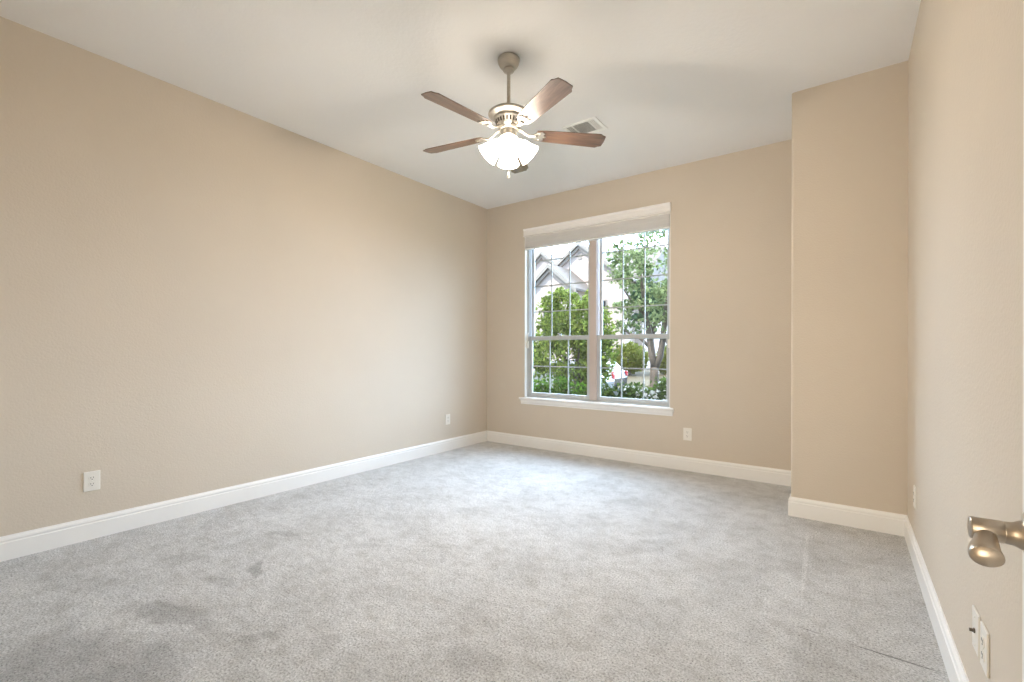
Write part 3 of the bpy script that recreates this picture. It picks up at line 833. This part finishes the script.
# parked cars (local X forward to the left, side towards the house)
def car(cx, cy, label, paint, length=4.35, height=1.48):
    z0 = ground_z(cy)
    r = tag(empty('parked_car', (cx, cy, z0), (0, 0, math.pi)), label, 'car', 'cars parked in the street')
    hl, hw_ = length / 2, 0.88
    prof = [(-hl, 0.32), (-hl - 0.02, 0.62), (-hl + 0.04, 0.92), (-hl + 0.22, 1.02), (-hl + 0.55, height - 0.06), (-hl + 0.95, height), (0.35, height - 0.01), (0.70, height - 0.07),
            (hl - 1.20, 0.98), (hl - 0.25, 0.84), (hl - 0.02, 0.68), (hl, 0.36), (hl - 0.12, 0.22), (-hl + 0.1, 0.22)]
    v, f = [], []; n_ = len(prof)
    secs = [(-hw_, 0.80), (-hw_ * 0.96, 1.0), (hw_ * 0.96, 1.0), (hw_, 0.80)]
    for (y, kf) in secs:
        for (x, z) in prof:
            yy = y
            if z > 0.95: yy = y * (1 - 0.26 * (z - 0.95) / (height - 0.95))
            v.append((x * (0.985 if kf < 1 else 1), yy, z if kf == 1 else 0.22 + (z - 0.22) * 0.985))
    for s in range(3):
        for j in range(n_):
            k2 = (j + 1) % n_; f.append((s * n_ + j, s * n_ + k2, (s + 1) * n_ + k2, (s + 1) * n_ + j))
    f.append(tuple(range(n_))); f.append(tuple(range(4 * n_ - 1, 3 * n_ - 1, -1)))
    MB().raw(v, f).build('body', paint, r, bevel=0.03, segs=2)
    for s in (-1, 1):
        for (a, c) in (((-hl + 0.62, -hl + 0.92, -0.30, -0.10), None), ((-0.20, -0.10, hl - 1.38, 0.55), None)):
            x0, x1, x2, x3 = a
            zb, zt = 0.99, height - 0.10
            yb2 = hw_ * 0.992 * s; yt = hw_ * (1 - 0.26 * (zt - 0.95) / (height - 0.95)) * s
            if x0 < -0.5: quad = [(x0, zb), (x2, zb), (x2, zt), (x1, zt)]
            else: quad = [(x0, zb), (x2, zb), (x3, zt), (x0, zt)]
            vv = []
            for off in (0.0, 0.012 * s):
                for (x, z) in quad:
                    tt = (z - zb) / (zt - zb); vv.append((x, yb2 + (yt - yb2) * tt + off, z))
            MB().raw(vv, [(0, 1, 2, 3), (7, 6, 5, 4), (0, 4, 5, 1), (1, 5, 6, 2), (2, 6, 7, 3), (3, 7, 4, 0)]).build('side_window', M['car_glass'], r)
        for x in (-hl + 0.80, hl - 0.85):
            mt = Matrix.Translation((x, s * (hw_ - 0.10), 0.32)) @ Matrix.Rotation(R90, 4, 'X')
            w = MB().lathe([(0.20, -0.12), (0.31, -0.12), (0.325, -0.08), (0.325, 0.08), (0.31, 0.12), (0.20, 0.12)], 28, mt).build('wheel', M['tyre'], r)
            MB().lathe([(0.03, -0.128), (0.19, -0.124), (0.20, -0.10), (0.20, 0.10), (0.19, 0.124), (0.03, 0.128)], 14, mt).build('hubcap', M['hub'], w)
        MB().box((-hl - 0.035, s * 0.86 - 0.18 * (s > 0) - 0.02 * (s < 0), 0.70), (-hl + 0.16, s * 0.86 + 0.02 * (s > 0) + 0.18 * (s < 0), 0.94)).build('tail_light', M['red_lens'], r, bevel=0.02)
        MB().box((0.55, s * 0.93 - 0.07, 0.98), (0.70, s * 0.93 + 0.07, 1.10)).build('wing_mirror', paint, r, bevel=0.02)
    # windscreens
    for (xa, za, xb2, zb2) in ((-hl + 0.27, 1.05, -hl + 0.52, height - 0.10), (hl - 1.28, 1.01, 0.76, height - 0.12)):
        vv = []
        for off in (0.0, 0.014):
            for (x, z, w_) in ((xa, za, 0.74), (xb2, zb2, 0.62)):
                sg = -1 if xa < 0 else 1
                vv += [(x + off * sg, -w_, z + off), (x + off * sg, w_, z + off)]
        MB().raw(vv, [(0, 1, 3, 2), (4, 6, 7, 5), (0, 4, 5, 1), (2, 3, 7, 6), (0, 2, 6, 4), (1, 5, 7, 3)]).build('windscreen', M['car_glass'], r)
car(-10.35, 18.0, 'white parked car half hidden behind the rounded tree', M['car_white'])
car(-11.05, 21.2, 'dark grey parked car on the far side of the white one', M['car_dark'])

# house across the street
hs = tag(empty('house', (-15.0, 28.7, ground_z(28.7))), 'pale pink brick house with grey gabled roofs across the street', 'house')
HZ = ground_z(28.7)
def hpt(x, y, z): return (x + 15.0, y - 28.7, z - HZ)
def gable_wing(xc, half, eave, apex, yf, yb_, vent=False, win_=True):
    """brick block with a gable facing the window, roof slabs and rake boards"""
    zb = HZ - 0.3
    poly = [(xc - half, zb), (xc + half, zb), (xc + half, eave), (xc, apex), (xc - half, eave)]
    v = [hpt(x, y, z) for y in (yf, yb_) for (x, z) in poly]
    f = [(0, 1, 2, 3, 4), (9, 8, 7, 6, 5)] + [(i, (i + 1) % 5, 5 + (i + 1) % 5, 5 + i) for i in range(5)]
    w = MB().raw(v, f).build('brick_wing', M['brick'], hs)
    sl_ = (apex - eave) / half; ov = 0.30
    for s in (-1, 1):
        xe, ze = xc + s * (half + ov), eave - sl_ * ov
        vv = []
        for (y) in (yf - 0.30, yb_):
            vv += [hpt(xc, y, apex + 0.02), hpt(xe, y, ze + 0.02), hpt(xe, y, ze + 0.16), hpt(xc, y, apex + 0.20)]
        MB().raw(vv, [(0, 1, 2, 3), (7, 6, 5, 4), (0, 4, 5, 1), (1, 5, 6, 2), (2, 6, 7, 3), (3, 7, 4, 0)]).build('roof_slope', M['roofing'], hs)
        vv = []
        for y in (yf - 0.36, yf - 0.30):
            vv += [hpt(xc, y, apex - 0.10), hpt(xe, y, ze - 0.10), hpt(xe, y, ze + 0.14), hpt(xc, y, apex + 0.17)]
        MB().raw(vv, [(0, 1, 2, 3), (7, 6, 5, 4), (0, 4, 5, 1), (1, 5, 6, 2), (2, 6, 7, 3), (3, 7, 4, 0)]).build('rake_board', M['rake'], hs)
        vv = []
        for y in (yf - 0.20, yf - 0.005):
            vv += [hpt(xc, y, apex - 0.34), hpt(xe, y, ze - 0.34), hpt(xe, y, ze - 0.11), hpt(xc, y, apex - 0.11)]
        MB().raw(vv, [(0, 1, 2, 3), (7, 6, 5, 4), (0, 4, 5, 1), (1, 5, 6, 2), (2, 6, 7, 3), (3, 7, 4, 0)]).build('soffit_board', M['shade_trim'], hs)
    if vent:
        a = hpt(xc - 0.16, yf - 0.05, apex - 1.05); c = hpt(xc + 0.16, yf + 0.02, apex - 0.55)
        MB().box(a, c).build('gable_vent', M['shade_trim'], hs)
    if win_:
        for dx in ((-half * 0.45, half * 0.45) if half > 2 else (0,)):
            a = hpt(xc + dx - 0.55, yf - 0.06, eave - 3.0); c = hpt(xc + dx + 0.55, yf + 0.02, eave - 1.4)
            fo = MB().box(a, c).build('house_window', M['rake'], hs)
            MB().box(hpt(xc + dx - 0.47, yf - 0.075, eave - 2.92), hpt(xc + dx + 0.47, yf - 0.055, eave - 1.48)).build('pane', M['car_glass'], fo)
gable_wing(-15.0, 3.28, 6.05, 8.62, 28.7, 36.5, vent=True)
gable_wing(-15.75, 1.75, 5.25, 6.72, 26.0, 29.5, win_=True)
gable_wing(-19.8, 1.1, 8.1, 9.05, 31.5, 35.5, win_=False)
# main block behind, ridge running left to right
x0, x1, yf, yr, yb_ = -24.0, -10.9, 30.5, 34.5, 38.5
MB().box(hpt(x0 + 0.3, yf, HZ - 0.3), hpt(x1 - 0.3, yb_, 5.9)).build('brick_wing', M['brick'], hs)
vv = [hpt(x, y, z) for x in (x0, x1) for (y, z) in ((yf - 0.4, 5.75), (yr, 9.1), (yb_ + 0.4, 5.75))]
MB().raw(vv, [(0, 1, 2), (5, 4, 3), (0, 3, 4, 1), (1, 4, 5, 2), (2, 5, 3, 0)]).build('roof_slope', M['roofing'], hs)
